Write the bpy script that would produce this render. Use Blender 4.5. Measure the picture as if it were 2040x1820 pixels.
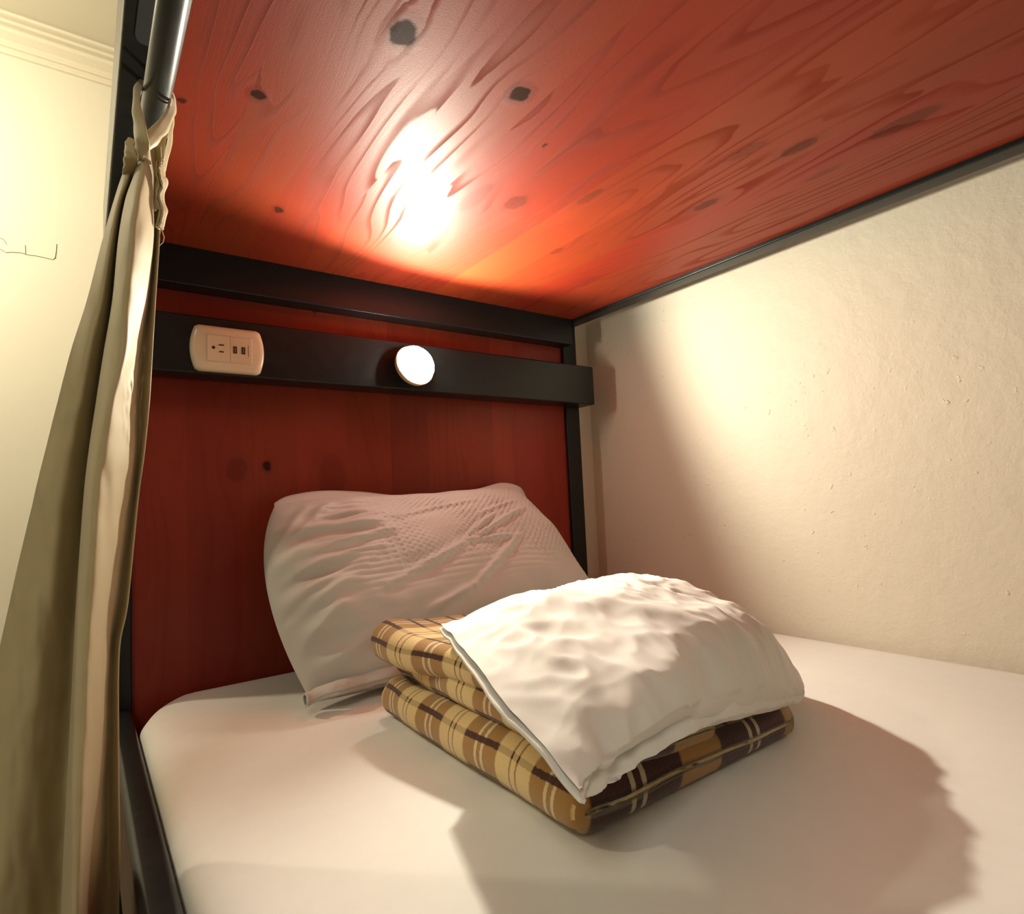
import bpy, bmesh, math, random
import numpy as np
from mathutils import Vector, Matrix, noise

for o in list(bpy.data.objects):
    bpy.data.objects.remove(o, do_unlink=True)
SC = bpy.context.scene
COL = SC.collection
random.seed(4)

# ------------------------------------------------------------------ camera
FPX, YAW, PITCH, ROLL = 1173.43, 0.632811, 0.0707468, -0.0460688
CAM = Vector((0.0, -1.15, 0.793))
_f = Vector((math.sin(YAW)*math.cos(PITCH), math.cos(YAW)*math.cos(PITCH), math.sin(PITCH)))
_r = Vector((math.cos(YAW), -math.sin(YAW), 0.0))
_u = _r.cross(_f)
RGT = math.cos(ROLL)*_r + math.sin(ROLL)*_u
UPV = -math.sin(ROLL)*_r + math.cos(ROLL)*_u
FWD = _f
cd = bpy.data.cameras.new('camera')
cd.sensor_fit = 'HORIZONTAL'; cd.sensor_width = 36.0
cd.lens = FPX/2040*36.0
cd.clip_start = 0.02; cd.clip_end = 50
cam = bpy.data.objects.new('camera', cd); COL.objects.link(cam)
m = Matrix.Identity(4)
for i in range(3):
    m[i][0] = RGT[i]; m[i][1] = UPV[i]; m[i][2] = -FWD[i]; m[i][3] = CAM[i]
cam.matrix_world = m
SC.camera = cam

def ray(px, py):
    return RGT*((px-1020)/FPX) - UPV*((py-910)/FPX) + FWD
def at_y(px, py, y):
    d = ray(px, py); return CAM + d*((y-CAM.y)/d.y)
def at_z(px, py, z):
    d = ray(px, py); return CAM + d*((z-CAM.z)/d.z)
def at_x(px, py, x):
    d = ray(px, py); return CAM + d*((x-CAM.x)/d.x)

# ------------------------------------------------------------------ world, lights, exposure
w = bpy.data.worlds.new('world'); SC.world = w; w.use_nodes = True
w.node_tree.nodes['Background'].inputs[0].default_value = (1.0, 0.86, 0.66, 1)
w.node_tree.nodes['Background'].inputs[1].default_value = 0.02
SC.view_settings.view_transform = 'Standard'
SC.view_settings.look = 'None'
SC.view_settings.gamma = 1.0
SC.view_settings.use_curve_mapping = False
SC.view_settings.exposure = 0.13

LAMP_AXIS = Vector((0.10, -0.95, 0.27)).normalized()
LAMP_POS = at_y(822, 732, -0.088)
sp = bpy.data.lights.new('reading_lamp_beam', 'SPOT')
sp.energy = 41.0; sp.color = (1.0, 0.94, 0.75)
sp.spot_size = math.radians(167); sp.spot_blend = 0.38; sp.shadow_soft_size = 0.016
so = bpy.data.objects.new('reading_lamp_beam', sp); COL.objects.link(so)
so.location = LAMP_POS + LAMP_AXIS*0.042
so.rotation_euler = (-LAMP_AXIS).to_track_quat('Z', 'Y').to_euler()

ROOM_LAMP = Vector((-1.05, -1.90, 2.40))
al = bpy.data.lights.new('ceiling_light_glow', 'AREA')
al.shape = 'DISK'; al.size = 0.80; al.energy = 16.0; al.color = (1.0, 0.99, 0.82)
ao = bpy.data.objects.new('ceiling_light_glow', al); COL.objects.link(ao)
ao.location = ROOM_LAMP
BACK_FILL = Vector((-0.95, 0.66, 2.05))  # unseen fill light, added to brighten the back wall
bk = bpy.data.lights.new('back_wall_fill', 'AREA')
bk.shape = 'DISK'; bk.size = 0.16; bk.energy = 23.0; bk.color = (1.0, 0.88, 0.62)
bo = bpy.data.objects.new('back_wall_fill', bk); COL.objects.link(bo)
bo.location = BACK_FILL
bo.rotation_euler = (-Vector((0.60, 0.55, -0.50))).to_track_quat('Z', 'Y').to_euler()

# ------------------------------------------------------------------ materials
def newmat(name):
    mt = bpy.data.materials.new(name); mt.use_nodes = True
    nt = mt.node_tree; b = nt.nodes['Principled BSDF']
    return mt, nt, b
class G:
    """tiny node helper"""
    def __init__(s, nt): s.nt = nt
    def n(s, t, **k):
        x = s.nt.nodes.new(t)
        for a, v in k.items(): setattr(x, a, v)
        return x
    def set(s, sock, v):
        if isinstance(v, bpy.types.NodeSocket): s.nt.links.new(v, sock)
        else: sock.default_value = v
    def math(s, op, a, b=0.0, c=0.0, clamp=False):
        x = s.n('ShaderNodeMath', operation=op, use_clamp=clamp)
        s.set(x.inputs[0], a); s.set(x.inputs[1], b); s.set(x.inputs[2], c)
        return x.outputs[0]
    def mix(s, f, a, b):
        x = s.n('ShaderNodeMix', data_type='RGBA')
        s.set(x.inputs[0], f)
        s.set(x.inputs[6], a if isinstance(a, bpy.types.NodeSocket) else (*a, 1))
        s.set(x.inputs[7], b if isinstance(b, bpy.types.NodeSocket) else (*b, 1))
        return x.outputs[2]
    def comb(s, x, y, z=0.0):
        c = s.n('ShaderNodeCombineXYZ')
        for i, v in enumerate((x, y, z)): s.set(c.inputs[i], v)
        return c.outputs[0]
    def noise(s, vec, scale, detail=2.0, rough=0.5, dist=0.0, w=None):
        x = s.n('ShaderNodeTexNoise')
        if w is not None:
            x.noise_dimensions = '4D'; s.set(x.inputs['W'], w)
        s.set(x.inputs['Vector'], vec); s.set(x.inputs['Scale'], scale)
        s.set(x.inputs['Detail'], detail); s.set(x.inputs['Roughness'], rough); s.set(x.inputs['Distortion'], dist)
        return x.outputs[0]
    def ramp(s, f, lo, hi, smooth=True):
        x = s.n('ShaderNodeMapRange', interpolation_type='SMOOTHSTEP' if smooth else 'LINEAR')
        s.set(x.inputs[0], f); s.set(x.inputs[1], lo); s.set(x.inputs[2], hi)
        x.inputs[3].default_value = 0; x.inputs[4].default_value = 1
        return x.outputs[0]
    def bump(s, h, strength, dist, normal=None):
        x = s.n('ShaderNodeBump'); s.set(x.inputs['Strength'], strength); s.set(x.inputs['Distance'], dist)
        s.set(x.inputs['Height'], h)
        if normal is not None: s.set(x.inputs['Normal'], normal)
        return x.outputs[0]

def wood(name, ax, kn, base, dark, knotc, gloss, tone, ringk=0.62):
    """stained pine: ax = (across, along) world axis indices; kn = [(across, along, r_across, r_along, strength)]"""
    mt, nt, b = newmat(name); g = G(nt)
    pos = g.n('ShaderNodeNewGeometry').outputs['Position']
    sep = g.n('ShaderNodeSeparateXYZ'); nt.links.new(pos, sep.inputs[0])
    A, L = sep.outputs[ax[0]], sep.outputs[ax[1]]
    rnd = g.n('ShaderNodeObjectInfo').outputs['Random']
    warp = None; kmask = None; ring = None
    ja = g.math('MULTIPLY', g.math('SUBTRACT', g.noise(pos, 70.0, 2.0), 0.5), 0.010)
    jl = g.math('MULTIPLY', g.math('SUBTRACT', g.noise(pos, 55.0, 2.0, w=3.0), 0.5), 0.014)
    A0, L0 = A, L
    KA, KL = g.math('ADD', A, ja), g.math('ADD', L, jl)
    for (ka, kl, ra, rl, st) in kn:
        da = g.math('SUBTRACT', KA, ka); dl = g.math('SUBTRACT', KL, kl)
        ea = g.math('DIVIDE', da, ra); el = g.math('DIVIDE', dl, rl)
        r2 = g.math('ADD', g.math('MULTIPLY', ea, ea), g.math('MULTIPLY', el, el))
        k = g.math('MULTIPLY', g.math('SUBTRACT', 1.0, g.ramp(r2, 0.55, 1.15)), st)
        rg = g.math('MULTIPLY', g.math('SUBTRACT', 1.0, g.ramp(r2, 1.0, 3.2)), 0.38*st)
        ea2 = g.math('DIVIDE', da, ra*3.0); el2 = g.math('DIVIDE', dl, rl*3.6)
        q = g.math('POWER', 2.718, g.math('MULTIPLY', g.math('ADD', g.math('MULTIPLY', ea2, ea2), g.math('MULTIPLY', el2, el2)), -1.0))
        wv = g.math('MULTIPLY', g.math('MULTIPLY', q, da), -0.75)
        warp = wv if warp is None else g.math('ADD', warp, wv)
        kmask = k if kmask is None else g.math('MAXIMUM', kmask, k)
        ring = rg if ring is None else g.math('MAXIMUM', ring, rg)
    GA = A if warp is None else g.math('ADD', A, warp)
    seed = g.math('MULTIPLY', rnd, 7.0)
    n1 = g.noise(g.comb(g.math('MULTIPLY', GA, 9.0), g.math('MULTIPLY', L, 1.25)), 1.0, 1.6, 0.45, 0.25, w=seed)
    rings = g.math('FRACT', g.math('MULTIPLY', n1, 16.0))
    late = g.math('MULTIPLY', g.ramp(rings, 0.55, 0.93), g.math('SUBTRACT', 1.0, g.ramp(rings, 0.95, 1.0)))
    blot = g.noise(g.comb(g.math('MULTIPLY', GA, 10.0), g.math('MULTIPLY', L, 2.2)), 1.0, 3.0, 0.55, w=seed)
    fib = g.noise(g.comb(g.math('MULTIPLY', GA, 420.0), g.math('MULTIPLY', L, 9.0)), 1.0, 2.0, 0.6)
    lm = g.math('MULTIPLY', late, g.ramp(blot, 0.36, 0.62))
    c = g.mix(g.math('MULTIPLY', lm, ringk), base, dark)
    c = g.mix(g.math('MULTIPLY', g.ramp(blot, 0.40, 0.75), 0.34), c, tuple(v*0.55 for v in base))
    c = g.mix(g.math('MULTIPLY', fib, 0.25), c, tuple(v*1.3 for v in base))
    tn = g.math('ADD', 1.0-tone, g.math('MULTIPLY', rnd, 2*tone))
    hs = g.n('ShaderNodeHueSaturation'); nt.links.new(c, hs.inputs['Color']); nt.links.new(tn, hs.inputs['Value'])
    g.set(hs.inputs['Hue'], g.math('ADD', 0.496, g.math('MULTIPLY', g.math('FRACT', g.math('MULTIPLY', rnd, 13.7)), 0.008)))
    c = hs.outputs[0]
    if kmask is not None:
        kn_n = g.noise(pos, 90.0, 2.0)
        c = g.mix(ring, c, tuple(v*0.45 for v in base))
        c = g.mix(kmask, c, g.mix(kn_n, knotc, tuple(v*1.4 for v in knotc)))
    nt.links.new(c, b.inputs['Base Color'])
    grit = g.noise(pos, 900.0, 2.0, 0.6)
    rough = g.math('ADD', gloss, g.math('ADD', g.math('MULTIPLY', lm, 0.6*ringk), g.math('MULTIPLY', grit, 0.16)))
    nt.links.new(rough, b.inputs['Roughness'])
    h = g.math('ADD', g.math('MULTIPLY', lm, 0.7*ringk), g.math('ADD', g.math('MULTIPLY', grit, 0.60), g.math('MULTIPLY', fib, 0.35)))
    if kmask is not None: h = g.math('ADD', h, g.math('MULTIPLY', ring, 1.8))
    nt.links.new(g.bump(h, 0.35, 0.0006), b.inputs['Normal'])
    nk = g.math('MULTIPLY', g.math('SUBTRACT', 1.0, g.math('MULTIPLY', kmask, 0.85)), g.math('SUBTRACT', 1.0, g.math('MULTIPLY', lm, 0.95*ringk)))
    nt.links.new(g.math('MULTIPLY', nk, 0.20), b.inputs['Specular IOR Level'])
    nt.links.new(g.math('MULTIPLY', nk, 0.14), b.inputs['Coat Weight']); b.inputs['Coat Roughness'].default_value = 0.16
    return mt

def metal_black(name, rough=0.34, col=(0.007, 0.008, 0.0085)):
    mt, nt, b = newmat(name); g = G(nt)
    pos = g.n('ShaderNodeNewGeometry').outputs['Position']
    n1 = g.noise(pos, 60.0, 3.0)
    nt.links.new(g.mix(n1, col, tuple(v*1.5 for v in col)), b.inputs['Base Color'])
    nt.links.new(g.math('ADD', rough-0.06, g.math('MULTIPLY', n1, 0.12)), b.inputs['Roughness'])
    nt.links.new(g.bump(g.noise(pos, 420.0, 2.0), 0.10, 0.0005), b.inputs['Normal'])
    b.inputs['Specular IOR Level'].default_value = 0.28
    return mt

def fabric(name, col, rough=0.85, weave=900.0, bump=0.10, sheen=0.15, var=0.06, fine=40.0):
    mt, nt, b = newmat(name); g = G(nt)
    pos = g.n('ShaderNodeNewGeometry').outputs['Position']
    n1 = g.noise(pos, fine, 3.0)
    nt.links.new(g.mix(n1, tuple(v*(1-var) for v in col), tuple(min(1, v*(1+var)) for v in col)), b.inputs['Base Color'])
    b.inputs['Roughness'].default_value = rough
    b.inputs['Sheen Weight'].default_value = sheen
    b.inputs['Specular IOR Level'].default_value = 0.25
    nt.links.new(g.bump(g.noise(pos, weave, 2.0), bump, 0.0006), b.inputs['Normal'])
    return mt

def plaster(name, col, lump=0.5, scuff=False):
    mt, nt, b = newmat(name); g = G(nt)
    pos = g.n('ShaderNodeNewGeometry').outputs['Position']
    big = g.noise(pos, 3.0, 3.0)
    nt.links.new(g.mix(big, tuple(v*0.95 for v in col), tuple(min(1, v*1.04) for v in col)), b.inputs['Base Color'])
    b.inputs['Roughness'].default_value = 0.55
    b.inputs['Specular IOR Level'].default_value = 0.3
    n1 = g.noise(pos, 26.0, 4.0, 0.62)
    patch = g.ramp(g.noise(pos, 4.5, 2.0), 0.46, 0.66)
    chip = g.math('MULTIPLY', g.ramp(g.noise(pos, 55.0, 2.0, 0.6), 0.66, 0.74), patch)
    h = g.math('ADD', g.math('MULTIPLY', n1, 1.0), g.math('MULTIPLY', chip, 0.5))
    h = g.math('ADD', h, g.math('MULTIPLY', g.noise(pos, 260.0, 2.0), 0.12))
    nt.links.new(g.bump(h, lump, 0.0035), b.inputs['Normal'])
    return mt

def plain(name, col, rough=0.5, emit=None, strength=0.0, spec=0.5):
    mt, nt, b = newmat(name); g = G(nt)
    pos = g.n('ShaderNodeNewGeometry').outputs['Position']
    n1 = g.noise(pos, 120.0, 2.0)
    nt.links.new(g.mix(n1, tuple(v*0.96 for v in col), tuple(min(1, v*1.03) for v in col)), b.inputs['Base Color'])
    b.inputs['Roughness'].default_value = rough
    b.inputs['Specular IOR Level'].default_value = spec
    if emit:
        b.inputs['Emission Color'].default_value = (*emit, 1); b.inputs['Emission Strength'].default_value = strength
    return mt

ZD = 1.254     # underside of the upper bunk's boards
def kd(px, py, ra, rl, st):
    p = at_z(px, py, ZD); return (p.x, p.y, ra, rl, st)
deck_knots = [kd(803, 66, .014, .019, 1.0), kd(1035, 187, .012, .014, 1.0), kd(515, 190, .0085, .010, 1.0), kd(556, 418, .008, .011, .85),
              kd(1028, 404, .016, .026, .42), kd(1405, 408, .011, .024, .55), kd(1592, 293, .012, .027, .55), kd(1800, 245, .017, .045, .45),
              kd(1490, 300, .010, .030, .28), kd(1085, 290, .003, .005, .7), kd(945, 395, .016, .05, .25), kd(1175, 392, .010, .03, .25),
              kd(1108, 500, .008, .02, .35), kd(362, 200, .004, .005, .8), kd(1640, 345, .008, .03, .25)]
def kp(px, py, ra, rl, st):
    p = at_y(px, py, 0.01); return (p.x, p.z, ra, rl, st)
panel_knots = [kp(532, 930, .0085, .0095, .9), kp(472, 935, .019, .025, .30), kp(662, 950, .03, .05, .22), kp(628, 617, .004, .005, .7)]
M = {}
M['deck'] = wood('red_stained_pine_deck', (0, 1), deck_knots, (0.215, 0.024, 0.0075), (0.085, 0.008, 0.003), (0.030, 0.010, 0.006), 0.42, 0.05, 0.5)
M['panel'] = wood('red_stained_pine_headboard', (0, 2), panel_knots, (0.200, 0.020, 0.0075), (0.09, 0.008, 0.003), (0.020, 0.006, 0.005), 0.42, 0.24, 0.14)
M['black'] = metal_black('black_painted_steel')
M['rod'] = metal_black('dark_grey_rod', 0.36, (0.030, 0.034, 0.033))
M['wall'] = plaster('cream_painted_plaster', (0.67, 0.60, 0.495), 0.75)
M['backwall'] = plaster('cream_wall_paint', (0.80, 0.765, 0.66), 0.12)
M['ceiling'] = plaster('off_white_ceiling_paint', (0.66, 0.62, 0.52), 0.10)
M['trim'] = plain('cream_moulding_paint', (0.82, 0.77, 0.65), 0.45)
M['floor'] = plain('brown_floor', (0.22, 0.14, 0.09), 0.45)
M['sheet'] = fabric('white_cotton_sheet', (0.78, 0.755, 0.72), 0.9, 1100.0, 0.12, 0.05, 0.03)
M['pillow'] = fabric('white_pillow_microfibre', (0.54, 0.52, 0.50), 0.55, 1300.0, 0.06, 0.25, 0.02)
M['topsheet'] = fabric('white_folded_sheet_cotton', (0.80, 0.785, 0.755), 0.85, 1200.0, 0.10, 0.08, 0.03)
M['curtain'] = fabric('beige_curtain_satin', (0.46, 0.375, 0.215), 0.55, 1400.0, 0.10, 0.20, 0.05)
M['ivory'] = plain('ivory_plastic', (0.66, 0.54, 0.38), 0.22)
M['slot'] = plain('dark_socket_slot', (0.015, 0.010, 0.008), 0.5)
M['usb'] = plain('brown_usb_contact', (0.16, 0.11, 0.07), 0.45)
M['rubber'] = plain('black_rubber', (0.004, 0.004, 0.005), 0.7)
M['lens'] = plain('lit_lamp_lens', (1, 0.95, 0.85), 0.3, (1.0, 0.93, 0.76), 85.0)
M['crack'] = plain('dark_wall_crack', (0.16, 0.13, 0.08), 0.9)
M['thread'] = plain('beige_thread', (0.5, 0.42, 0.3), 0.8)

def plaid(name, dark):
    mt, nt, b = newmat(name); g = G(nt)
    uv = g.n('ShaderNodeUVMap').outputs[0]
    sep = g.n('ShaderNodeSeparateXYZ'); nt.links.new(uv, sep.inputs[0])
    pos = g.n('ShaderNodeNewGeometry').outputs['Position']
    fz = g.math('MULTIPLY', g.math('SUBTRACT', g.noise(pos, 320.0, 2.0), 0.5), 0.0022)
    U = g.math('ADD', sep.outputs[0], fz); V = g.math('ADD', sep.outputs[1], fz)
    tan, cream, brown, white = (0.38, 0.205, 0.060), (0.72, 0.53, 0.245), (0.050, 0.012, 0.010), (0.78, 0.66, 0.44)
    def line(f, c, hw, soft=0.10):     # 1 inside |f-c|<hw
        return g.math('SUBTRACT', 1.0, g.ramp(g.math('ABSOLUTE', g.math('SUBTRACT', f, c)), hw*(1-soft*2), hw*(1+soft*2)))
    if not dark:
        v = g.math('FRACT', g.math('DIVIDE', V, 0.112)); u = g.math('FRACT', g.math('DIVIDE', U, 0.064))
        tanm = line(v, 0.5, 0.25, 0.03)
        c = g.mix(tanm, cream, tan)
        wl = g.math('MAXIMUM', line(v, 0.455, 0.018), line(v, 0.545, 0.018))
        c = g.mix(g.math('MULTIPLY', wl, 0.75), c, white)
        dl = g.math('MAXIMUM', g.math('MAXIMUM', line(v, 0.955, 0.012), line(v, 0.045, 0.012)), 0.0)
        c = g.mix(g.math('MULTIPLY', dl, 0.75), c, (0.24, 0.10, 0.03))
        ul = g.math('MAXIMUM', line(u, 0.28, 0.050), line(u, 0.72, 0.050))
        c = g.mix(g.math('MULTIPLY', ul, g.math('ADD', g.math('MULTIPLY', tanm, 0.62), 0.34)), c, brown)
        dm = g.math('MULTIPLY', g.math('MULTIPLY', dl, ul), 1.0)
        c = g.mix(dm, c, brown)
    else:
        u = g.math('FRACT', g.math('DIVIDE', U, 0.185))
        bm = line(u, 0.5, 0.33, 0.02)
        c = g.mix(bm, tan, brown)
        wl = g.math('MAXIMUM', line(u, 0.46, 0.016), line(u, 0.54, 0.016))
        c = g.mix(g.math('MULTIPLY', wl, 0.6), c, white)
    nt.links.new(c, b.inputs['Base Color'])
    b.inputs['Roughness'].default_value = 0.95; b.inputs['Sheen Weight'].default_value = 0.35
    b.inputs['Sheen Roughness'].default_value = 0.5; b.inputs['Specular IOR Level'].default_value = 0.1
    nt.links.new(g.bump(g.noise(pos, 520.0, 3.0, 0.7), 0.55, 0.002), b.inputs['Normal'])
    return mt
M['plaid'] = plaid('tan_plaid_fleece', False)
M['plaid_dark'] = plaid('dark_brown_plaid_fleece', True)

# ------------------------------------------------------------------ mesh helpers
def tag(o, label=None, cat=None, group=None, kind=None):
    if label: o['label'] = label
    if cat: o['category'] = cat
    if group: o['group'] = group
    if kind: o['kind'] = kind
    return o
def empty(name, loc=(0, 0, 0)):
    o = bpy.data.objects.new(name, None); o.location = loc; o.empty_display_size = 0.05; COL.objects.link(o); return o
def link(name, me, mat, parent=None, smooth=True):
    o = bpy.data.objects.new(name, me); COL.objects.link(o)
    for mm in (mat if isinstance(mat, (list, tuple)) else [mat]): me.materials.append(mm)
    if smooth:
        for p in me.polygons: p.use_smooth = True
    if parent is not None:
        o.parent = parent
        o.matrix_parent_inverse = Matrix.Translation(-Vector(parent.location)) if parent.type == 'EMPTY' else Matrix.Identity(4)
    return o
def from_bm(name, bm, mat, parent=None, smooth=True):
    me = bpy.data.meshes.new(name); bmesh.ops.recalc_face_normals(bm, faces=bm.faces); bm.to_mesh(me); bm.free()
    return link(name, me, mat, parent, smooth)
def box(name, lo, hi, mat, parent=None, bevel=0.0, seg=2):
    bm = bmesh.new()
    bmesh.ops.create_cube(bm, size=1.0)
    for v in bm.verts:
        v.co = Vector(((lo[i]+hi[i])/2 + v.co[i]*(hi[i]-lo[i]) for i in range(3)))
    if bevel > 0:
        bmesh.ops.bevel(bm, geom=list(bm.edges), offset=bevel, segments=seg, profile=0.5, affect='EDGES')
    o = from_bm(name, bm, mat, parent, smooth=bevel > 0)
    if bevel > 0:
        o.modifiers.new('wn', 'WEIGHTED_NORMAL')
    return o
def grid_mesh(name, P, mat, parent=None, uv=None, close_u=False, thickness=0.0):
    """P[row][col] of Vectors"""
    R, C = len(P), len(P[0])
    vs = [tuple(p) for r in P for p in r]
    fs = []
    for i in range(R-1):
        for j in range(C if close_u else C-1):
            j2 = (j+1) % C
            fs.append((i*C+j, i*C+j2, (i+1)*C+j2, (i+1)*C+j))
    me = bpy.data.meshes.new(name); me.from_pydata(vs, [], fs); me.update()
    if uv is not None:
        lay = me.uv_layers.new(name='UVMap')
        for lp in me.loops:
            lay.data[lp.index].uv = uv[lp.vertex_index]
    o = link(name, me, mat, parent)
    if thickness:
        s = o.modifiers.new('solid', 'SOLIDIFY'); s.thickness = thickness; s.offset = 0
    return o
def tube(name, pts, r, mat, parent=None, seg=20, cap=True):
    bm = bmesh.new(); rings = []
    pts = [Vector(p) for p in pts]
    for i, p in enumerate(pts):
        t = (pts[min(i+1, len(pts)-1)] - pts[max(i-1, 0)]).normalized()
        a = t.orthogonal().normalized() if i == 0 else (rings_n - t*rings_n.dot(t)).normalized()
        rings_n = a; b_ = t.cross(a)
        rr = r[i] if isinstance(r, (list, tuple)) else r
        rings.append([bm.verts.new(p + (a*math.cos(2*math.pi*k/seg) + b_*math.sin(2*math.pi*k/seg))*rr) for k in range(seg)])
    for i in range(len(rings)-1):
        for k in range(seg):
            bm.faces.new((rings[i][k], rings[i][(k+1) % seg], rings[i+1][(k+1) % seg], rings[i+1][k]))
    if cap:
        bm.faces.new(rings[0]); bm.faces.new(rings[-1])
    return from_bm(name, bm, mat, parent)
def lathe(name, prof, axis, origin, mat, parent=None, seg=48):
    """prof = [(radius, along axis)]"""
    axis = Vector(axis).normalized(); a = axis.orthogonal().normalized(); b_ = axis.cross(a)
    bm = bmesh.new(); rings = []
    for (r, h) in prof:
        c = Vector(origin) + axis*h
        if r < 1e-6: rings.append([bm.verts.new(c)])
        else: rings.append([bm.verts.new(c + (a*math.cos(2*math.pi*k/seg) + b_*math.sin(2*math.pi*k/seg))*r) for k in range(seg)])
    for i in range(len(rings)-1):
        A, B = rings[i], rings[i+1]
        for k in range(seg):
            k2 = (k+1) % seg
            if len(A) == 1 and len(B) == 1: continue
            if len(A) == 1: bm.faces.new((A[0], B[k2], B[k]))
            elif len(B) == 1: bm.faces.new((A[k], A[k2], B[0]))
            else: bm.faces.new((A[k], A[k2], B[k2], B[k]))
    return from_bm(name, bm, mat, parent)
def nz(x, y, z=0.0, s=1.0):
    return noise.noise(Vector((x*s, y*s, z*s)))
def sm(a, b, x):
    t = max(0.0, min(1.0, (x-a)/(b-a))); return t*t*(3-2*t)
def catmull(keys, t):
    """keys list of values/tuples at integer positions, t in [0, len-1]"""
    n = len(keys); i = min(int(t), n-2); f = t-i
    p0, p1, p2, p3 = (np.array(keys[max(0, min(n-1, i+k))], float) for k in (-1, 0, 1, 2))
    return 0.5*((2*p1)+(-p0+p2)*f+(2*p0-5*p1+4*p2-p3)*f*f+(-p0+3*p1-3*p2+p3)*f**3)

# ------------------------------------------------------------------ the room
WX = 1.165; YB = 1.30; XL = -2.3; YF = -3.0; ZC = 2.45
def wall_box(name, lo, hi, mat):
    o = box(name, lo, hi, mat); tag(o, kind='structure'); return o
wall_box('floor', (XL-.1, YF-.1, -0.1), (WX+.1, YB+.1, 0.0), M['floor'])
wall_box('ceiling', (XL-.1, YF-.1, ZC), (WX+.1, YB+.1, ZC+.1), M['ceiling'])
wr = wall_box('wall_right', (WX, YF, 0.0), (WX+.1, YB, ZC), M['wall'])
wb = wall_box('wall_back', (XL, YB, 0.0), (WX, YB+.1, ZC), M['backwall'])
wall_box('head_light_block', (0.075, .052, 0.0), (WX, .15, ZC), M['wall'])  # added partition behind the headboard, blocks light from the wall strip beside the post
wall_box('wall_left', (XL-.1, YF, 0.0), (XL, YB, ZC), M['backwall'])
wall_box('wall_front', (XL, YF-.1, 0.0), (WX, YF, ZC), M['backwall'])
# crown moulding: ridged profile swept along the back wall
prof = [(0, -.112), (-.012, -.112), (-.016, -.106), (-.014, -.099), (-.008, -.097), (-.008, -.093), (-.018, -.090), (-.021, -.084), (-.018, -.079), (-.011, -.077),
        (-.011, -.073), (-.018, -.068), (-.030, -.061), (-.044, -.055), (-.050, -.047), (-.047, -.041), (-.036, -.040), (-.036, -.036), (-.054, -.033), (-.058, -.027),
        (-.055, -.021), (-.044, -.020), (-.044, -.016), (-.066, -.013), (-.070, -.006), (-.066, 0), (0, 0)]
def moulding(name, a, b, d):
    bm = bmesh.new(); A = []; B = []
    for (o_, z_) in prof:
        A.append(bm.verts.new((a[0]-d[0]*o_, a[1]-d[1]*o_, ZC+z_))); B.append(bm.verts.new((b[0]-d[0]*o_, b[1]-d[1]*o_, ZC+z_)))
    for i in range(len(A)-1): bm.faces.new((A[i], A[i+1], B[i+1], B[i]))
    bm.faces.new(A); bm.faces.new(B)
    o = from_bm(name, bm, M['trim'], None, smooth=False); tag(o, kind='structure'); return o
moulding('trim_1', (XL, YB), (WX, YB), (0, -1))
moulding('trim_2', (XL, YF), (XL, YB), (1, 0))
# hairline crack and scratches in the back wall's paint
def crack(pts, r):
    P = [at_y(px, py, YB-0.0006) for px, py in pts]
    return tube('crack', P, r, M['crack'], wb, 5)
crack([(-30, 490), (0, 496), (12, 503), (22, 502), (40, 503), (58, 508), (75, 510), (92, 514), (106, 517), (110, 513)], 0.0008)
crack([(51, 507), (51, 497), (50, 488)], 0.0006)
crack([(110, 515), (112, 500), (113, 486)], 0.0008)
crack([(-20, 470), (6, 476), (14, 487)], 0.0006)

# ------------------------------------------------------------------ the bunk bed
bed = tag(empty('bunk_bed', (0.55, -0.9, 0.0)), 'black steel bunk bed with red stained pine deck and headboard', 'bunk bed')
PX0, PX1 = 0.028, 0.067      # left posts
QX0, QX1 = 1.028, 1.074      # right posts
YH, YE = 0.0, -1.92
for (x0, x1) in ((PX0, PX1), (QX0, QX1)):
    box('post', (x0, YH, 0), (x1, YH+.045, 1.330), M['black'], bed, .003)
    box('post', (x0, YE-.045, 0), (x1, YE, 1.330), M['black'], bed, .003)
# upper side rails and head rail
box('side_rail', (1.037, YE, 1.246), (1.074, YH, 1.33), M['black'], bed, .003)
lr = box('side_rail', (0.028, YE, 1.246), (0.066, YH, 1.33), M['black'], bed, .003)
box('head_rail', (0.067, -.030, 1.186), (1.036, .012, 1.30), M['black'], bed, .003)
box('foot_rail', (0.067, YE-.012, 1.186), (1.036, YE+.030, 1.30), M['black'], bed, .003)
# dark oval slot on the underside of the left rail
bm = bmesh.new(); ctr = at_z(296, 30, 1.2458); ring = []
for k in range(28):
    a = 2*math.pi*k/28; s = math.sin(a)
    ring.append(bm.verts.new((ctr.x + 0.0085*math.cos(a), ctr.y + (0.030 if s > 0 else -0.030) + 0.012*s, 1.2455)))
f = bm.faces.new(ring); r = bmesh.ops.extrude_face_region(bm, geom=[f])
for v in [e for e in r['geom'] if isinstance(e, bmesh.types.BMVert)]: v.co.z += 0.002
from_bm('slot', bm, M['rubber'], lr, smooth=False)
# lower side rails
box('lower_side_rail', (0.037, YE, 0.37), (0.066, YH, 0.489), M['black'], bed, .007, 3)
box('lower_side_rail', (1.080, YE, 0.30), (1.120, YH, 0.40), M['black'], bed, .004)
box('lower_head_rail', (0.067, 0.004, 0.30), (1.028, 0.04, 0.40), M['black'], bed, .003)
box('mattress_base', (0.058, YE, 0.29), (1.08, -0.002, 0.315), M['floor'], bed, .002)
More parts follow.
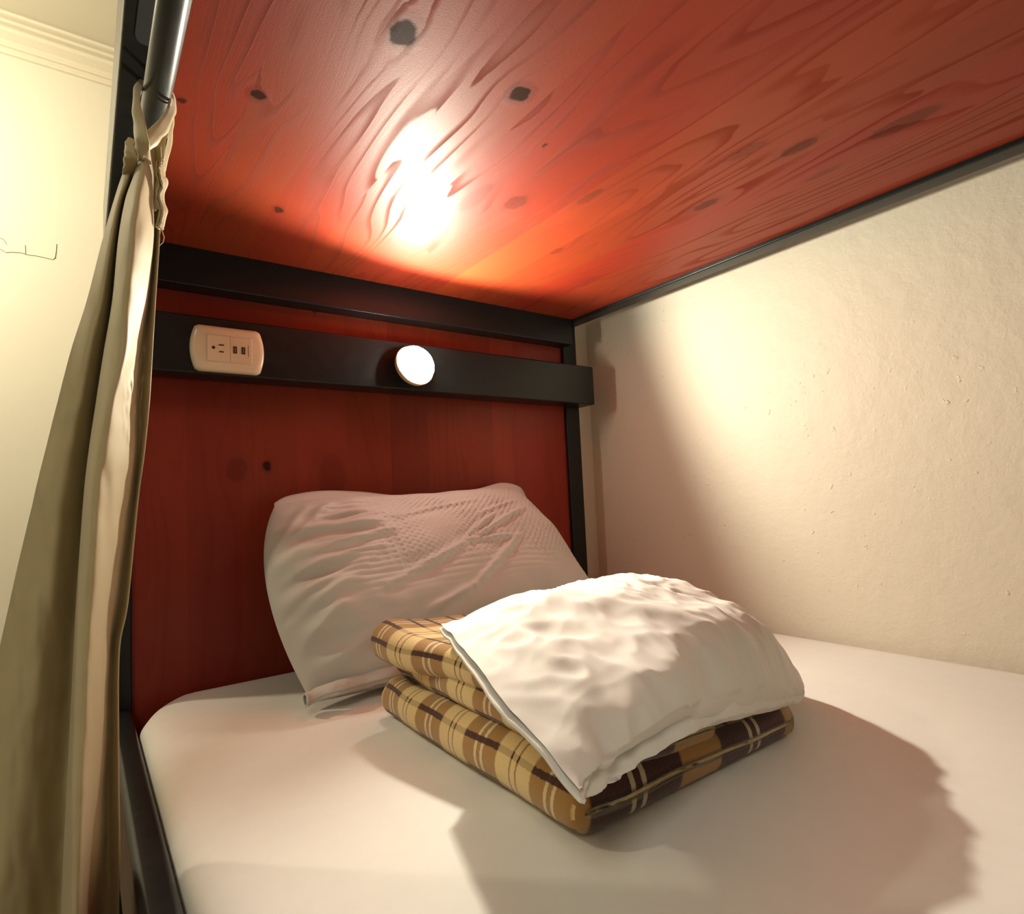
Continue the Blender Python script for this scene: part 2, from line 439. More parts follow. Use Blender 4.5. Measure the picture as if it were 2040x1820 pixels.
# curtain rod under the left rail, with its end brackets
ROD = Vector((0.060, 0, 1.218))
rod = tube('curtain_rod', [(ROD.x, YE+.01, ROD.z), (ROD.x, -.45, ROD.z), (ROD.x, -.02, ROD.z)], 0.0125, M['rod'], bed, 32)
for yy in (-1.80, -.10):
    box('rod_bracket', (ROD.x-.008, yy-.012, ROD.z+.010), (ROD.x+.005, yy+.012, 1.247), M['black'], rod, .001)
# upper deck: edge-glued boards running along the bed
deck = tag(empty('deck', (0.55, -0.95, 1.26)), None); deck.parent = bed; deck.matrix_parent_inverse = Matrix.Translation(-Vector(bed.location))
xs = [0.060, 0.150, 0.236, 0.338, 0.432, 0.520, 0.622, 0.716, 0.812, 0.896, 0.984, 1.046]
def sub(o, part):
    o.parent = part; o.matrix_parent_inverse = Matrix.Translation(-Vector(part.location)-Vector((0, 0, 0)))
    return o
for i in range(len(xs)-1):
    dz = 0.0
    o = box('board', (xs[i], YE+.02, ZD+dz), (xs[i+1]-.00005, -.012, ZD+.018+dz), M['deck'], None)
    o.parent = deck; o.matrix_parent_inverse = Matrix.Translation(-(Vector(deck.location)))
# headboard: vertical boards
hb = empty('headboard', (0.55, 0.02, 0.8)); hb.parent = bed; hb.matrix_parent_inverse = Matrix.Translation(-Vector(bed.location))
hx = [0.067, 0.148, 0.236, 0.338, 0.436, 0.532, 0.622, 0.722, 0.797, 0.868, 0.952, 1.0279]
for i in range(len(hx)-1):
    dz = 0.0
    o = box('board', (hx[i], .010-dz, 0.32), (hx[i+1]-.00005, .028-dz, 1.186), M['panel'], None)
    o.parent = hb; o.matrix_parent_inverse = Matrix.Translation(-(Vector(hb.location)))
# boxed beam carrying the socket and the lamp
BZ0, BZ1, BY = 1.026, 1.1255, -0.060
box('utility_beam', (0.030, BY, BZ0), (1.0745, -.0005, BZ1), M['black'], bed, .0035, 3)

# ------------------------------------------------------------------ socket plate
pc = at_y(455, 697, BY-.006)
pl = tag(empty('wall_outlet', (pc.x, BY, pc.z)), 'ivory plastic outlet plate with one socket and two usb ports on black beam', 'outlet')
W2, H2 = .0585, .0395
def plate_outline(inset, bow):
    pts = []
    n = 14
    # sides bow outwards, corners rounded
    w_, h_ = W2-inset, H2-inset
    cr = .010
    for k in range(n+1):      # right side, bottom to top
        t = -1+2*k/n; pts.append((w_-bow*(t*t)*1.0, t*(h_-cr*.35)))
    for k in range(n+1):
        t = 1-2*k/n; pts.append((t*(w_-bow-.006), h_))
    for k in range(n+1):
        t = 1-2*k/n; pts.append((-w_+bow*(t*t), t*(h_-cr*.35)))
    for k in range(n+1):
        t = -1+2*k/n; pts.append((t*(w_-bow-.006), -h_))
    return pts
bm = bmesh.new(); prev = None
for (ins, d) in ((0, 0.0), (0, .0035), (.0012, .0062), (.0035, .0082), (.008, .0094)):
    rg = [bm.verts.new((pc.x+x, BY-.0002-d, pc.z+z)) for x, z in plate_outline(ins, .007)]
    if prev:
        for k in range(len(rg)): bm.faces.new((prev[k], prev[(k+1) % len(rg)], rg[(k+1) % len(rg)], rg[k]))
    prev = rg
bm.faces.new(prev)
from_bm('plate', bm, M['ivory'], pl)
FY = BY-.0096
box('module_frame', (pc.x-.0345, FY-.0006, pc.z-.0235), (pc.x+.0375, FY+.002, pc.z+.0235), M['ivory'], pl, .0005, 1)
sm_ = box('socket_module', (pc.x-.0335, FY-.0016, pc.z-.0225), (pc.x+.0008, FY+.001, pc.z+.0225), M['ivory'], pl, .0006, 2)
um_ = box('usb_module', (pc.x+.0018, FY-.0013, pc.z-.0225), (pc.x+.0362, FY+.001, pc.z+.0225), M['ivory'], pl, .0006, 2)
def onmod(o, mod):
    o.parent = mod; o.matrix_parent_inverse = mod.matrix_parent_inverse.inverted() if False else Matrix.Identity(4); return o
def subpart(name, lo, hi, mat, mod, bevel=0.0):
    o = box(name, lo, hi, mat, None, bevel, 1)
    o.parent = mod; o.matrix_parent_inverse = Matrix.Identity(4)
    # parent's own world offset is zero, so coordinates stay in world space
    return o
subpart('slot', (pc.x-.0160, FY-.0021, pc.z+.0050), (pc.x-.0078, FY-.0012, pc.z+.0071), M['slot'], sm_)
subpart('slot', (pc.x-.0152, FY-.0021, pc.z-.0066), (pc.x-.0080, FY-.0012, pc.z-.0045), M['slot'], sm_)
gh = lathe('ground_hole', [(0, .0021), (.0026, .0021), (.0026, .001)], (0, -1, 0), (pc.x-.0238, FY, pc.z+.0006), M['slot'], None, 16)
gh.parent = sm_
for dx in (.0098, .0230):
    u_ = subpart('usb_port', (pc.x+dx-.0030, FY-.0018, pc.z-.0062), (pc.x+dx+.0030, FY-.0008, pc.z+.0062), M['slot'], um_)
    subpart('usb_contact', (pc.x+dx-.0012, FY-.0020, pc.z-.0044), (pc.x+dx+.0014, FY-.0012, pc.z+.0044), M['usb'], um_)
subpart('printed_mark', (pc.x+.0305, FY-.00145, pc.z-.0095), (pc.x+.0314, FY-.0010, pc.z+.0105), M['usb'], um_)

# ------------------------------------------------------------------ reading lamp
LB = Vector((LAMP_POS.x, BY, LAMP_POS.z))
lp = tag(empty('reading_lamp', LB), 'small round lit reading lamp fixed to the black beam', 'lamp')
lathe('mount', [(0, 0.0002), (.018, .0002), (.018, .006), (.012, .009), (.012, .014), (0, .014)], (0, -1, 0), LB, M['black'], lp, 32)
lathe('housing', [(0, -.014), (.022, -.014), (.032, -.010), (.040, -.002), (.0425, .006), (.0425, .010), (.0405, .011), (.0405, .008), (0, .008)],
      LAMP_AXIS, LAMP_POS, M['ivory'], lp)
lathe('lens', [(.0400, .0085), (.0395, .0160), (.0365, .0240), (.0305, .0310), (.021, .0360), (.010, .0385), (0, .0390)], LAMP_AXIS, LAMP_POS, M['lens'], lp)

# ------------------------------------------------------------------ mattress in its fitted sheet
mt_ = tag(empty('mattress', (0.6, -0.95, 0.316)), 'single mattress under a smooth white fitted sheet', 'mattress')
def mat_outline(ins):
    x0, x1, y0, y1 = 0.067+ins, 1.160-ins, -1.90+ins, 0.006-ins
    pts = []
    def arc(cx, cy, rx, ry, a0, a1, n=16):
        for k in range(n+1):
            a = a0+(a1-a0)*k/n; pts.append((cx+rx*math.cos(a), cy+ry*math.sin(a)))
    def line(p, q, n):
        for k in range(1, n): pts.append((p[0]+(q[0]-p[0])*k/n, p[1]+(q[1]-p[1])*k/n))
    for k in range(17):     # pulled-in corner of the fitted sheet
        a = math.pi/2*k/16; e = 1.35
        pts.append((x0+.062-.062*math.cos(a)**e, y1-.135+.135*math.sin(a)**e))
    line((x0+.062, y1), (x1-.03, y1), 30)
    arc(x1-.03, y1-.03, .03, .03, math.pi/2, 0, 6)
    line((x1, y1-.03), (x1, y0+.05), 50)
    arc(x1-.05, y0+.05, .05, .05, 0, -math.pi/2, 6)
    line((x1-.05, y0), (x0+.05, y0), 30)
    arc(x0+.05, y0+.05, .05, .05, -math.pi/2, -math.pi, 6)
    line((x0, y0+.05), (x0, y1-.135), 50)
    return pts
bm = bmesh.new(); prev = None
for (ins, z) in ((.012, .318), (.002, .326), (0, .345), (0, .468), (.002, .480), (.007, .4880), (.015, .4935), (.026, .4972), (.040, .4993), (.056, .5000)):
    rg = [bm.verts.new((x, y, z)) for x, y in mat_outline(ins)]
    if prev:
        for k in range(len(rg)): bm.faces.new((prev[k], prev[(k+1) % len(rg)], rg[(k+1) % len(rg)], rg[k]))
    prev = rg
bm.faces.new(prev)
from_bm('fitted_sheet', bm, M['sheet'], mt_)

# ------------------------------------------------------------------ pillow
BL, BR, TL, TR = Vector((.268, -.262, .508)), Vector((.900, -.250, .508)), Vector((.262, -.046, .812)), Vector((.822, -.046, .824))
pn = ((BR-BL).cross(TL-BL)).normalized()
if pn.y > 0: pn = -pn
def bil(u, v):
    a, b_ = 2*u-1, 2*v-1
    u, v = .5+.5*a*(1-(.055 if b_ > 0 else .012)*b_**4), .5+.5*b_*(1-.075*a**4*(1.0 if b_ > 0 else .25))
    return (BL*(1-u)+BR*u)*(1-v) + (TL*(1-u)+TR*u)*v
def pil_uv(px, py):
    d = ray(px, py); q = BL + pn*0.05
    t = (q-CAM).dot(pn)/d.dot(pn); P = CAM+d*t - pn*.05
    u, v = .5, .5
    for _ in range(12):
        r = P-bil(u, v); du = bil(u+.01, v)-bil(u, v); dv = bil(u, v+.01)-bil(u, v)
        A = np.array([[du.dot(du), du.dot(dv)], [du.dot(dv), dv.dot(dv)]]); bb = np.array([r.dot(du), r.dot(dv)])
        s = np.linalg.solve(A, bb)*.01; u += s[0]; v += s[1]
    return u, v
creases = []
for (a, b_, h, wd) in [((1025, 1032), (915, 1108), .0032, .0045), ((915, 1108), (770, 1190), .0032, .006), ((960, 1052), (905, 1105), .0025, .004),
                       ((1010, 1095), (925, 1195), .0034, .005), ((925, 1195), (840, 1240), .003, .006), ((930, 1008), (790, 1045), .0022, .005),
                       ((1015, 1008), (935, 1050), .0022, .004), ((760, 1058), (600, 1062), .0045, .008), ((780, 1075), (640, 1110), .0040, .008),
                       ((760, 1105), (600, 1150), .0040, .008), ((745, 1130), (590, 1200), .0042, .008), ((735, 1150), (600, 1235), .0040, .009),
                       ((690, 1215), (610, 1290), .0050, .010), ((800, 1240), (640, 1330), .0035, .010), ((620, 1000), (570, 1100), .0050, .010),
                       ((660, 1000), (600, 1080), .004, .009), ((560, 1120), (585, 1230), .006, .010), ((540, 1150), (560, 1220), .005, .009),
                       ((700, 1320), (850, 1330), .003, .012), ((915, 1108), (1000, 1098), .0025, .004), ((640, 1040), (740, 1015), .003, .006)]:
    creases.append((pil_uv(*a), pil_uv(*b_), h, wd))
Wp = (BR-BL).length; Hp = (TL-BL).length
def pil_disp(u, v):
    x, y = u*Wp, v*Hp
    d = 0.0
    for (A, B, h, wd) in creases:
        ax, ay, bx, by = A[0]*Wp, A[1]*Hp, B[0]*Wp, B[1]*Hp
        lx, ly = bx-ax, by-ay; L2 = lx*lx+ly*ly
        t = ((x-ax)*lx+(y-ay)*ly)/L2; tc = max(0, min(1, t))
        cx, cy = ax+lx*tc, ay+ly*tc
        wob = .004*nz(x*30+h*900, y*30, 3.3)
        dd = math.hypot(x-cx, y-cy)+wob*.6
        h = h*1.7
        e = h*math.exp(-(dd/wd)**2)*(0.35+0.65*math.sin(math.pi*min(1, max(0, t*.9+.05))))
        d += e - .45*h*math.exp(-((dd-2.2*wd)/(1.6*wd))**2)*(0.4+.6*math.sin(math.pi*min(1, max(0, t))))
    # dimpled foam core showing through
    mk = sm(.16, .42, u)*sm(.30, .52, v+.22*(1-u)*0+.08*nz(u*5, v*5))*(1-sm(.90, .99, v))*(1-sm(.95, 1.0, u))
    gx, gy = x/.0150, y/.0115
    dm = (math.cos(2*math.pi*(gx+.25*nz(x*12, y*12, 1)))*math.cos(2*math.pi*(gy+.25*nz(x*12, y*12, 7))))
    dm2 = max(0, dm)
    d -= .0044*mk*dm2*(.55+.9*nz(x*9, y*9, 4))
    d -= .0026*sm(.05, .25, u)*sm(.25, .45, v)*max(0, math.cos(2*math.pi*(gy+.4*nz(x*9, y*9, 2))))*(1-mk)
    # soft folds gathered at the left end
    lf = 1-sm(.05, .42, u)
    d += .013*lf*nz(x*7, y*26+6*x*nz(x*5, y*5), 5.2) + .006*lf*nz(x*20, y*44, 8.1)
    d += .010*nz(x*5, y*6, 2.2) + .004*nz(x*16, y*22, 9.4)
    return d
NU, NV = 300, 190
def pil_point(u, v, front):
    a = max(0.0, 1-abs(2*u-1)**3.6); b_ = max(0.0, 1-abs(2*v-1)**3.2)
    edge = (a*b_)**0.55
    p = bil(u, v)
    # outline: soft bulges, concave between corners
    p = p + Vector((0, 0, 1))*(-.016*math.sin(math.pi*u)*sm(.55, 1, v))
    p = p + Vector((1, 0, 0))*(-.026*math.sin(math.pi*v)*(1-u)**2 + .0*u) 
    if front:
        th = .104*edge*(1.0-.25*sm(.5, 1.0, v)) + pil_disp(u, v)*min(1, edge*1.6)
        return p + pn*th
    return p - pn*(.030*edge)
def pillow_side(front):
    P = []
    for j in range(NV+1):
        row = []
        for i in range(NU+1):
            uu = .5-.5*math.cos(math.pi*i/NU)*.35-.325*(1-2*i/NU); vv = .5-.5*math.cos(math.pi*j/NV)*.35-.325*(1-2*j/NV)
            row.append(pil_point(min(1, max(0, uu)), min(1, max(0, vv)), front))
        P.append(row)
    return P
pil = tag(empty('pillow', (.57, -.16, .5)), 'plump white pillow leaning against the red headboard', 'pillow')
F = pillow_side(True)
nb = 40
vs = [tuple(p) for r_ in F for p in r_]; fs = []
C_ = NU+1
for j in range(NV):
    for i in range(NU): fs.append((j*C_+i, j*C_+i+1, (j+1)*C_+i+1, (j+1)*C_+i))
off = len(vs)
B_ = pillow_side(False)
vs += [tuple(p) for r_ in B_ for p in r_]
for j in range(NV):
    for i in range(NU): fs.append((off+j*C_+i, off+(j+1)*C_+i, off+(j+1)*C_+i+1, off+j*C_+i+1))
me = bpy.data.meshes.new('cushion'); me.from_pydata(vs, [], fs); me.update()
bm = bmesh.new(); bm.from_mesh(me); bmesh.ops.remove_doubles(bm, verts=bm.verts, dist=.0004); bm.to_mesh(me); bm.free()
link('cushion', me, M['pillow'], pil)
# top flange of the pillowcase (loose cloth beyond the filling) and the folded open hem at lower left
def ribbon(name, keys, mat, parent, n=60, wn=10, thick=.0015, curl=0.0, rough=0.0, seed=0):
    """keys: [(left edge point, right edge point)] as 3D vectors -> cloth strip"""
    P = []
    for i in range(n+1):
        t = i/n*(len(keys)-1)
        a = Vector(catmull([k[0] for k in keys], t)); b_ = Vector(catmull([k[1] for k in keys], t))
        wv = (b_-a); nr = wv.cross(FWD); 
        row = []
        for k in range(wn+1):
            s = k/wn
            p = a+wv*s
            bend = math.sin(math.pi*s)*curl
            p = p - FWD*(bend+rough*nz(i*.12+seed, s*3.0, seed*1.7))
            row.append(p)
        P.append(row)
    return grid_mesh(name, P, mat, parent, thickness=thick)
def py(px, p_y, y): return at_y(px, p_y, y)
# flange along the top edge
kf = []
for (px, p0, p1) in ((548, 1002, 1018), (575, 988, 1010), (640, 978, 1000), (720, 980, 1000), (800, 988, 1004), (880, 984, 1002), (950, 974, 998), (1000, 962, 992), (1035, 970, 996), (1048, 990, 1010)):
    kf.append((py(px, p0, -.032), py(px, p1, -.058)))
ribbon('pillowcase_flange', kf, M['pillow'], pil, 90, 6, .002, .003, .003, 1)
# rolled hem at lower-left
hk = [(608, 1396, 15), (640, 1380, 15), (690, 1366, 17), (740, 1352, 18), (790, 1340, 16)]
Pt = []
for i in range(61):
    t = i/60*(len(hk)-1); c = catmull(hk, t)
    ctr = at_y(c[0], c[1], -.283+.006*math.sin(t*3)); 
    ctr.z = max(ctr.z, .5+.015)
    rr = c[2]/FPX*0.95
    row = []
    for k in range(28):
        a = 2*math.pi*k/27*1.15
        r2 = rr*(1-.25*k/27)*(1+.16*nz(t*3, k*.25, 3))
        row.append(ctr + Vector((0, -1, 0))*r2*math.cos(a) + Vector((0, 0, 1))*r2*math.sin(a)*.8)
    Pt.append(row)
grid_mesh('pillowcase_hem', Pt, M['pillow'], pil, thickness=.0018)

# ------------------------------------------------------------------ folded plaid blanket
bl = tag(empty('folded_blanket', (.51, -.55, .5)), 'tan and brown plaid fleece blanket folded in layers on the bed', 'blanket')
def slab(name, y0, y1, zlo, zhi, xl, xr, seed, endr=.014, uoff=0.0, wob=.0062, darktop=False):
    """soft folded layer: zlo/zhi/xl/xr are functions of (t along y in 0..1, s along x in 0..1)"""
    NY, NS = 110, 60
    P = []; UV = []; arc = []
    stations = []
    for j in range(NY+1):
        t = j/NY
        stations.append((t, 1.0))
    # rounded front/back closing rings
    cap = [(math.sin(a), math.cos(a)) for a in (0, .35, .7, 1.0, 1.25, 1.45)]
    rings = []
    for sh, sc in reversed(cap): rings.append((0.0, -endr*sh, sc))
    for j in range(1, NY): rings.append((j/NY, 0.0, 1.0))
    for sh, sc in cap: rings.append((1.0, endr*sh, sc))
    for (t, dy, sc) in rings:
        y = y0+(y1-y0)*t + (dy if y1 > y0 else -dy)
        X0, X1 = xl(t), xr(t)
        zl0, zh0 = zlo(t, 0), zhi(t, 0)
        row = []; us = []
        rr = (zh0-zl0)/2
        # closed profile: start right-bottom, go left on the bottom, round the left fold, go right on the top, close at right
        prof_ = []
        nbm = 18
        for k in range(nbm):
            s = 1-k/nbm; prof_.append((X0+rr+(X1-X0-rr)*s, s, 'b', 0))
        for k in range(17):
            prof_.append((0, 0, 'l', -math.pi/2 - math.pi*k/16))
        for k in range(1, nbm+1):
            s = k/nbm; prof_.append((X0+rr+(X1-X0-rr)*s, s, 't', 0))
        ulen = 0; last = None
        for (x, s, kind, a) in prof_:
            zl, zh = zlo(t, s), zhi(t, s); zm = (zl+zh)/2
            if kind == 'b': p = Vector((x, y, zm+(zl-zm)*sc))
            elif kind == 't': p = Vector((x, y, zm+(zh-zm)*sc))
            else:
                p = Vector((X0+rr+rr*math.cos(a)*(.55+.45*sc)*1.0, y, zm+rr*math.sin(a)*sc))
            w_ = wob*min(1, max(0, (p.z-.503)/.012))
            q = p + Vector((w_*nz(p.y*13+seed, p.z*16, seed), 0, .6*w_*nz(p.x*14, p.y*12, seed+4)))
            if last is not None: ulen += (p-last).length
            last = p; us.append(ulen)
            row.append(q)
        umid = us[nbm+8]
        P.append(row); UV.append([(u-umid+uoff, y) for u in us])
    uvl = [q for r_ in UV for q in r_]
    C2 = len(P[0])
    vs = [tuple(p) for r_ in P for p in r_]; fs = []; mi = []
    ncap = len(cap)
    for i in range(len(P)-1):
        for j in range(C2-1):
            fs.append((i*C2+j, i*C2+j+1, (i+1)*C2+j+1, (i+1)*C2+j))
            mi.append(0)
        fs.append((i*C2+C2-1, i*C2, (i+1)*C2, (i+1)*C2+C2-1)); mi.append(0)
    def endcap(i0, flip):
        # strip between bottom row and top row of the ring
        for k in range(C2//2):
            a, b_, c_, d_ = i0*C2+k, i0*C2+k+1, i0*C2+C2-2-k, i0*C2+C2-1-k
            if b_ >= c_: 
                break
            fs.append((a, b_, c_, d_) if flip else (d_, c_, b_, a)); mi.append(0)
    endcap(0, True); endcap(len(P)-1, False)
    me = bpy.data.meshes.new(name); me.from_pydata(vs, [], fs); me.update()
    lay = me.uv_layers.new(name='UVMap')
    for lp_ in me.loops: lay.data[lp_.index].uv = uvl[lp_.vertex_index]
    o = link(name, me, [M['plaid'], M['plaid_dark']], bl)
    ymin = min(y0, y1)
    for p in me.polygons:
        c = p.center
        front = (p.normal.y < -.45 and c.y < ymin+.012) or (darktop and p.normal.z > .25)
        if front:
            p.material_index = 1
            for li in p.loop_indices:
                co = me.vertices[me.loops[li].vertex_index].co
                lay.data[li].uv = (co.x-.330+seed*.013, co.z)
    return o
yF, yK = -.750, -.366
slab('fold', yF, yK, lambda t, s: .5012, lambda t, s: .556-.012*s+.004*math.sin(t*5)-.006*(1-sm(0, .3, t)), lambda t: .334-.004*math.sin(t*3.1), lambda t: .676+.012*math.sin(t*4), 1.0, .014, 0.0)
slab('fold', yF-.006, yK-.008, lambda t, s: .555-.012*s+.004*math.sin(t*5)-.006*(1-sm(0, .3, t)), lambda t, s: .592-.014*s+.006*t*(1-s)-.010*(1-sm(0, .25, t)), lambda t: .343+.012*sm(.4, 1, t), lambda t: .520+.13*sm(.05, .3, t), 2.0, .012, .03)
# top fold: thick at the back, a second loop of the cloth comes out in front of it
slab('fold', -.610, yK-.002, lambda t, s: .588-.012*s-.014*t*(1-s), lambda t, s: .616+.016*t*(1-s)-.012*s, lambda t: .346-.026*sm(0, .8, t), lambda t: .68, 4.0, .006, .01)
slab('fold', -.700, -.560, lambda t, s: .588-.012*s, lambda t, s: .600+.012*t-.012*s, lambda t: .352-.008*t, lambda t: .66, 5.0, .004, .015, darktop=True)

# ------------------------------------------------------------------ white sheet folded on top of the blanket
ws = tag(empty('folded_sheet', (.58, -.57, .6)), 'white cotton sheet folded thick on top of the plaid blanket', 'sheet')
def cp2(px, p_y, z):
    v = at_z(px, p_y, z); return (v.x, v.y, v.z)
def cp(px, p_y, y):
    v = at_y(px, p_y, y); return (v.x, v.y, v.z)
cl_ = [cp2(878, 1241, .652), cp2(935, 1305, .645), cp2(1000, 1395, .631), cp2(1060, 1460, .621), cp2(1112, 1522, .612), cp2(1160, 1572, .604)]
fr_ = [cl_[5], cp(1240, 1538, -.832), cp(1344, 1476, -.815), cp(1450, 1440, -.798), cp(1548, 1416, -.778), cp(1612, 1393, -.758)]
net = [  # rows from the back edge to the front edge, columns from left to right
    [cl_[0], (.430, -.470, .640), (.525, -.450, .640), (.620, -.430, .632), (.715, -.415, .606), (.790, -.410, .560)],
    [cl_[1], (.415, -.535, .662), (.515, -.515, .667), (.615, -.500, .664), (.715, -.485, .642), (.798, -.475, .572)],
    [cl_[2], (.400, -.610, .668), (.500, -.592, .676), (.605, -.575, .677), (.708, -.560, .656), (.792, -.550, .578)],
    [cl_[3], (.382, -.690, .660), (.485, -.672, .672), (.592, -.655, .670), (.698, -.640, .648), (.782, -.628, .572)],
    [cl_[4], (.360, -.795, .630), (.465, -.775, .644), (.575, -.755, .638), (.682, -.735, .618), (.768, -.712, .556)],
    fr_]
net = np.array(net)
def surf(u, v):
    tu, tv = u*(net.shape[1]-1), v*(net.shape[0]-1)
    rows = [catmull(net[i], tu) for i in range(net.shape[0])]
    return Vector(catmull(rows, tv))
def ws_wr(x, y):
    d = .0075*nz(x*9, y*9, 3.1)
    # crumpled ridges: folded noise
    for (s_, a_, sd) in ((15, .0090, 1.3), (27, .0068, 5.7), (50, .0030, 9.9)):
        n1 = nz(x*s_+.6*nz(x*7, y*7, sd), y*s_*.8, sd)
        d += a_*(.30-abs(n1))*(.4+1.2*max(0, .5+nz(x*6, y*6, sd+2)))
    return d
NUs, NVs = 170, 150
P = []
for j in range(NVs+1):
    row = []
    v = j/NVs
    for i in range(NUs+1):
        u = i/NUs
        p = surf(u, v)
        if v > .9: p = p + Vector((0, .016*((v-.9)/.1)**2*min(1, u*8+.05), 0))
        row.append(p)
    P.append(row)
# normals for displacement
Q = []
for j in range(NVs+1):
    row = []
    for i in range(NUs+1):
        a = P[j][min(i+1, NUs)]-P[j][max(i-1, 0)]; b_ = P[min(j+1, NVs)][i]-P[max(j-1, 0)][i]
        n_ = b_.cross(a).normalized()
        if n_.z < 0: n_ = -n_
        u, v = i/NUs, j/NVs
        e = min(1, min(u, 1-u)*7+.10)*min(1, min(v, 1-v)*7+.10)
        p = P[j][i]
        row.append(p + n_*(ws_wr(p.x, p.y)*e*1.15 + .003*(1-e)*nz(p.x*30, p.y*30, 2)))
    Q.append(row)
# underside: stretched between the four edges, a little lower
def under(u, v, q):
    i, j = u*NUs, v*NVs
    e = min(1, min(u, 1-u)*6)*min(1, min(v, 1-v)*6)
    L_, R_ = Q[int(round(j))][0], Q[int(round(j))][NUs]; T_, B2 = Q[0][int(round(i))], Q[NVs][int(round(i))]
    c = (L_*(1-u)+R_*u)+(T_*(1-v)+B2*v) - ((Q[0][0]*(1-u)+Q[0][NUs]*u)*(1-v)+(Q[NVs][0]*(1-u)+Q[NVs][NUs]*u)*v)
    lim = min(c.z, q.z-.006)
    ed = min(1, min(u, 1-u, v, 1-v)*14)
    return Vector((q.x+(.006*(1-u)-.006*u)*ed, q.y, lim-.010*ed))
vs = [tuple(p) for r_ in Q for p in r_]; fs = []
C2 = NUs+1
for j in range(NVs):
    for i in range(NUs): fs.append((j*C2+i, (j+1)*C2+i, (j+1)*C2+i+1, j*C2+i+1))
off = len(vs)
for j in range(NVs+1):
    for i in range(NUs+1): vs.append(tuple(under(i/NUs, j/NVs, Q[j][i])))
for j in range(NVs):
    for i in range(NUs): fs.append((off+j*C2+i, off+j*C2+i+1, off+(j+1)*C2+i+1, off+(j+1)*C2+i))
me = bpy.data.meshes.new('sheet_body'); me.from_pydata(vs, [], fs); me.update()
bm = bmesh.new(); bm.from_mesh(me); bmesh.ops.remove_doubles(bm, verts=bm.verts, dist=.0003); bm.to_mesh(me); bm.free()
link('sheet_body', me, M['topsheet'], ws)
# lower layer of the fold showing along the left edge
P = []
for j in range(101):
    v = j/100
    q = Q[int(round(v*NVs))][0]
    row = []
    for k in range(9):
        s = k/8
        row.append(q + Vector(((.040-.036*sm(.75, .98, v))*s-.003*math.sin(v*math.pi)-.002*(1-v), 0, -.0065-.003*math.sin(v*7)*math.sin(v*math.pi)-.002*s)))
    P.append(row)
grid_mesh('sheet_fold', P, M['topsheet'], ws, thickness=.003)
# ------------------------------------------------------------------ curtain tied to its rod
cu = tag(empty('curtain', (.0, -.5, .1)), 'beige bed curtain gathered and looped over the dark curtain rod', 'curtain')
# per image row: pixel x of  L, back panel middle, crease, fold edge, crest, fold right, valley, right edge
rows = [
    (292, [267, 273, 278, 280, 287, 300, 309, 320]),
    (345, [246, 258, 268, 270, 284, 303, 312, 322]),
    (400, [228, 238, 250, 252, 272, 300, 308, 321]),
    (480, [205, 222, 238, 238, 262, 300, 306, 317]),
    (600, [174, 202, 227, 226, 250, 284, 297, 309]),
    (700, [142, 178, 211, 210, 246, 268, 285, 303]),
    (800, [116, 158, 195, 194, 222, 256, 278, 297]),
    (900, [91, 138, 180, 179, 204, 250, 276, 287]),
    (1000, [66, 120, 169, 168, 192, 240, 266, 274]),
    (1200, [20, 92, 155, 154, 178, 216, 240, 254]),
    (1300, [-2, 78, 150, 149, 174, 206, 222, 237]),
    (1500, [-46, 50, 140, 139, 164, 197, 216, 236]),
    (1700, [-84, 26, 130, 129, 156, 182, 214, 238]),
    (1900, [-118, 4, 122, 121, 150, 172, 206, 236]),
    (2200, [-160, -20, 110, 109, 140, 164, 200, 236]),
    (2900, [-250, -80, 80, 79, 118, 140, 190, 240])]
dep = [-.470, -.488, -.462, -.512, -.545, -.512, -.488, -.500]
ys_ = [r_[0] for r_ in rows]
P = []
NR, NCc = 260, 120
for i in range(NR+1):
    t = i/NR*(len(rows)-1)
    k0 = min(int(t), len(rows)-2)
    yy = float(catmull(ys_, t))
    ks = catmull([r_[1] for r_ in rows], t)
    sc_ = .30+.70*sm(0, 3.2, t)+.25*sm(8, 15, t)
    row = []
    for j in range(NCc+1):
        s = j/NCc*7
        x = float(catmull(ks, s)); d = float(catmull(dep, s))
        d = -.497+(d+.497)*sc_
        d += .004*nz(x*.03, yy*.006, 2.0) + .0022*nz(x*.06, yy*.02, 6.0)*(1-.4*sm(0, 6, t))
        # pinched puckers around the right side at socket height
        pk = math.exp(-((yy-770)/90)**2)*math.exp(-((s-5.6)/.8)**2)
        d -= pk*.010*abs(nz(x*.12, yy*.03, 11.0))
        row.append(at_y(x, yy, d))
    P.append(row)
cm = grid_mesh('cloth', P, M['curtain'], cu, thickness=.0014)
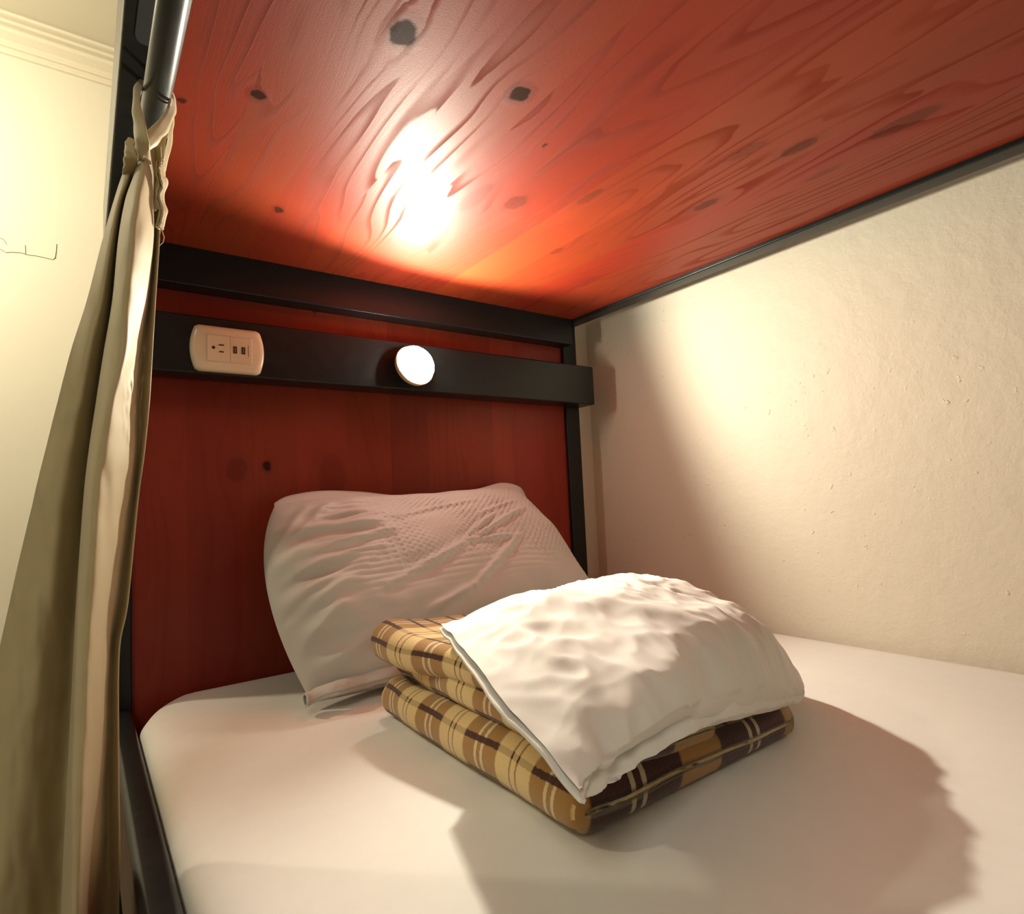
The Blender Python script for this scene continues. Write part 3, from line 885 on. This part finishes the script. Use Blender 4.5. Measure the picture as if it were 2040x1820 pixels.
# header cloth looped over the rod: left band, crossing band, right strand, left bulge, inner lining
def rb(name, keys, seed, curl=.006, wn=8, thick=.0016, rough=.002):
    kk = [(at_y(a[0], a[1], d0), at_y(b_[0], b_[1], d1)) for (a, b_, d0, d1) in keys]
    return ribbon(name, kk, M['curtain'], cu, 70, wn, thick, curl, rough, seed)
rb('loop_band', [((286, 158), (300, 160), -.440, -.440), ((279, 166), (288, 170), -.462, -.470), ((272, 186), (279, 190), -.490, -.512), ((268, 222), (283, 225), -.510, -.530),
                 ((268, 250), (291, 248), -.520, -.540), ((270, 280), (295, 275), -.522, -.548), ((275, 305), (299, 298), -.516, -.540), ((278, 330), (300, 325), -.500, -.510), ((280, 355), (298, 352), -.484, -.484)], 1)
rb('loop_band', [((330, 170), (338, 172), -.440, -.436), ((338, 190), (347, 192), -.470, -.466), ((341, 203), (350, 214), -.500, -.492), ((326, 232), (345, 240), -.522, -.512), ((308, 250), (331, 266), -.532, -.522),
                 ((294, 262), (316, 283), -.538, -.530), ((284, 274), (297, 298), -.536, -.530), ((276, 290), (286, 318), -.520, -.518)], 2)
rb('loop_strand', [((340, 206), (348, 204), -.490, -.486), ((334, 240), (346, 240), -.500, -.494), ((333, 270), (343, 270), -.506, -.498), ((326, 310), (338, 305), -.508, -.500),
                   ((318, 335), (327, 345), -.506, -.500), ((312, 375), (325, 375), -.504, -.500), ((308, 420), (322, 418), -.505, -.502)], 3, .003)
rb('loop_bulge', [((262, 283), (268, 280), -.500, -.505), ((253, 290), (268, 296), -.502, -.515), ((250, 306), (273, 312), -.504, -.520), ((248, 328), (272, 332), -.498, -.505),
                  ((246, 350), (266, 354), -.484, -.484)], 4)
rb('loop_lining', [((297, 270), (334, 262), -.488, -.482), ((296, 300), (332, 290), -.488, -.482), ((298, 330), (322, 325), -.490, -.484), ((300, 370), (318, 365), -.495, -.490)], 5, 0)
for q_, x_ in enumerate((0, 6)):
    rb('pucker', [((314+x_, 325), (320+x_, 322), -.506, -.502), ((312+x_, 345), (322+x_, 350), -.512, -.502), ((317+x_, 372), (327+x_, 362), -.508, -.500), ((313+x_, 395), (320+x_, 398), -.506, -.501),
                  ((319+x_, 425), (326+x_, 422), -.506, -.501), ((312+x_, 452), (318+x_, 458), -.505, -.502)], 6+q_, .004)
tube('loose_thread', [at_y(a, b_, -.495) for a, b_ in ((318, 452), (323, 460), (327, 472), (325, 482), (318, 489))], .0004, M['thread'], cu, 5)
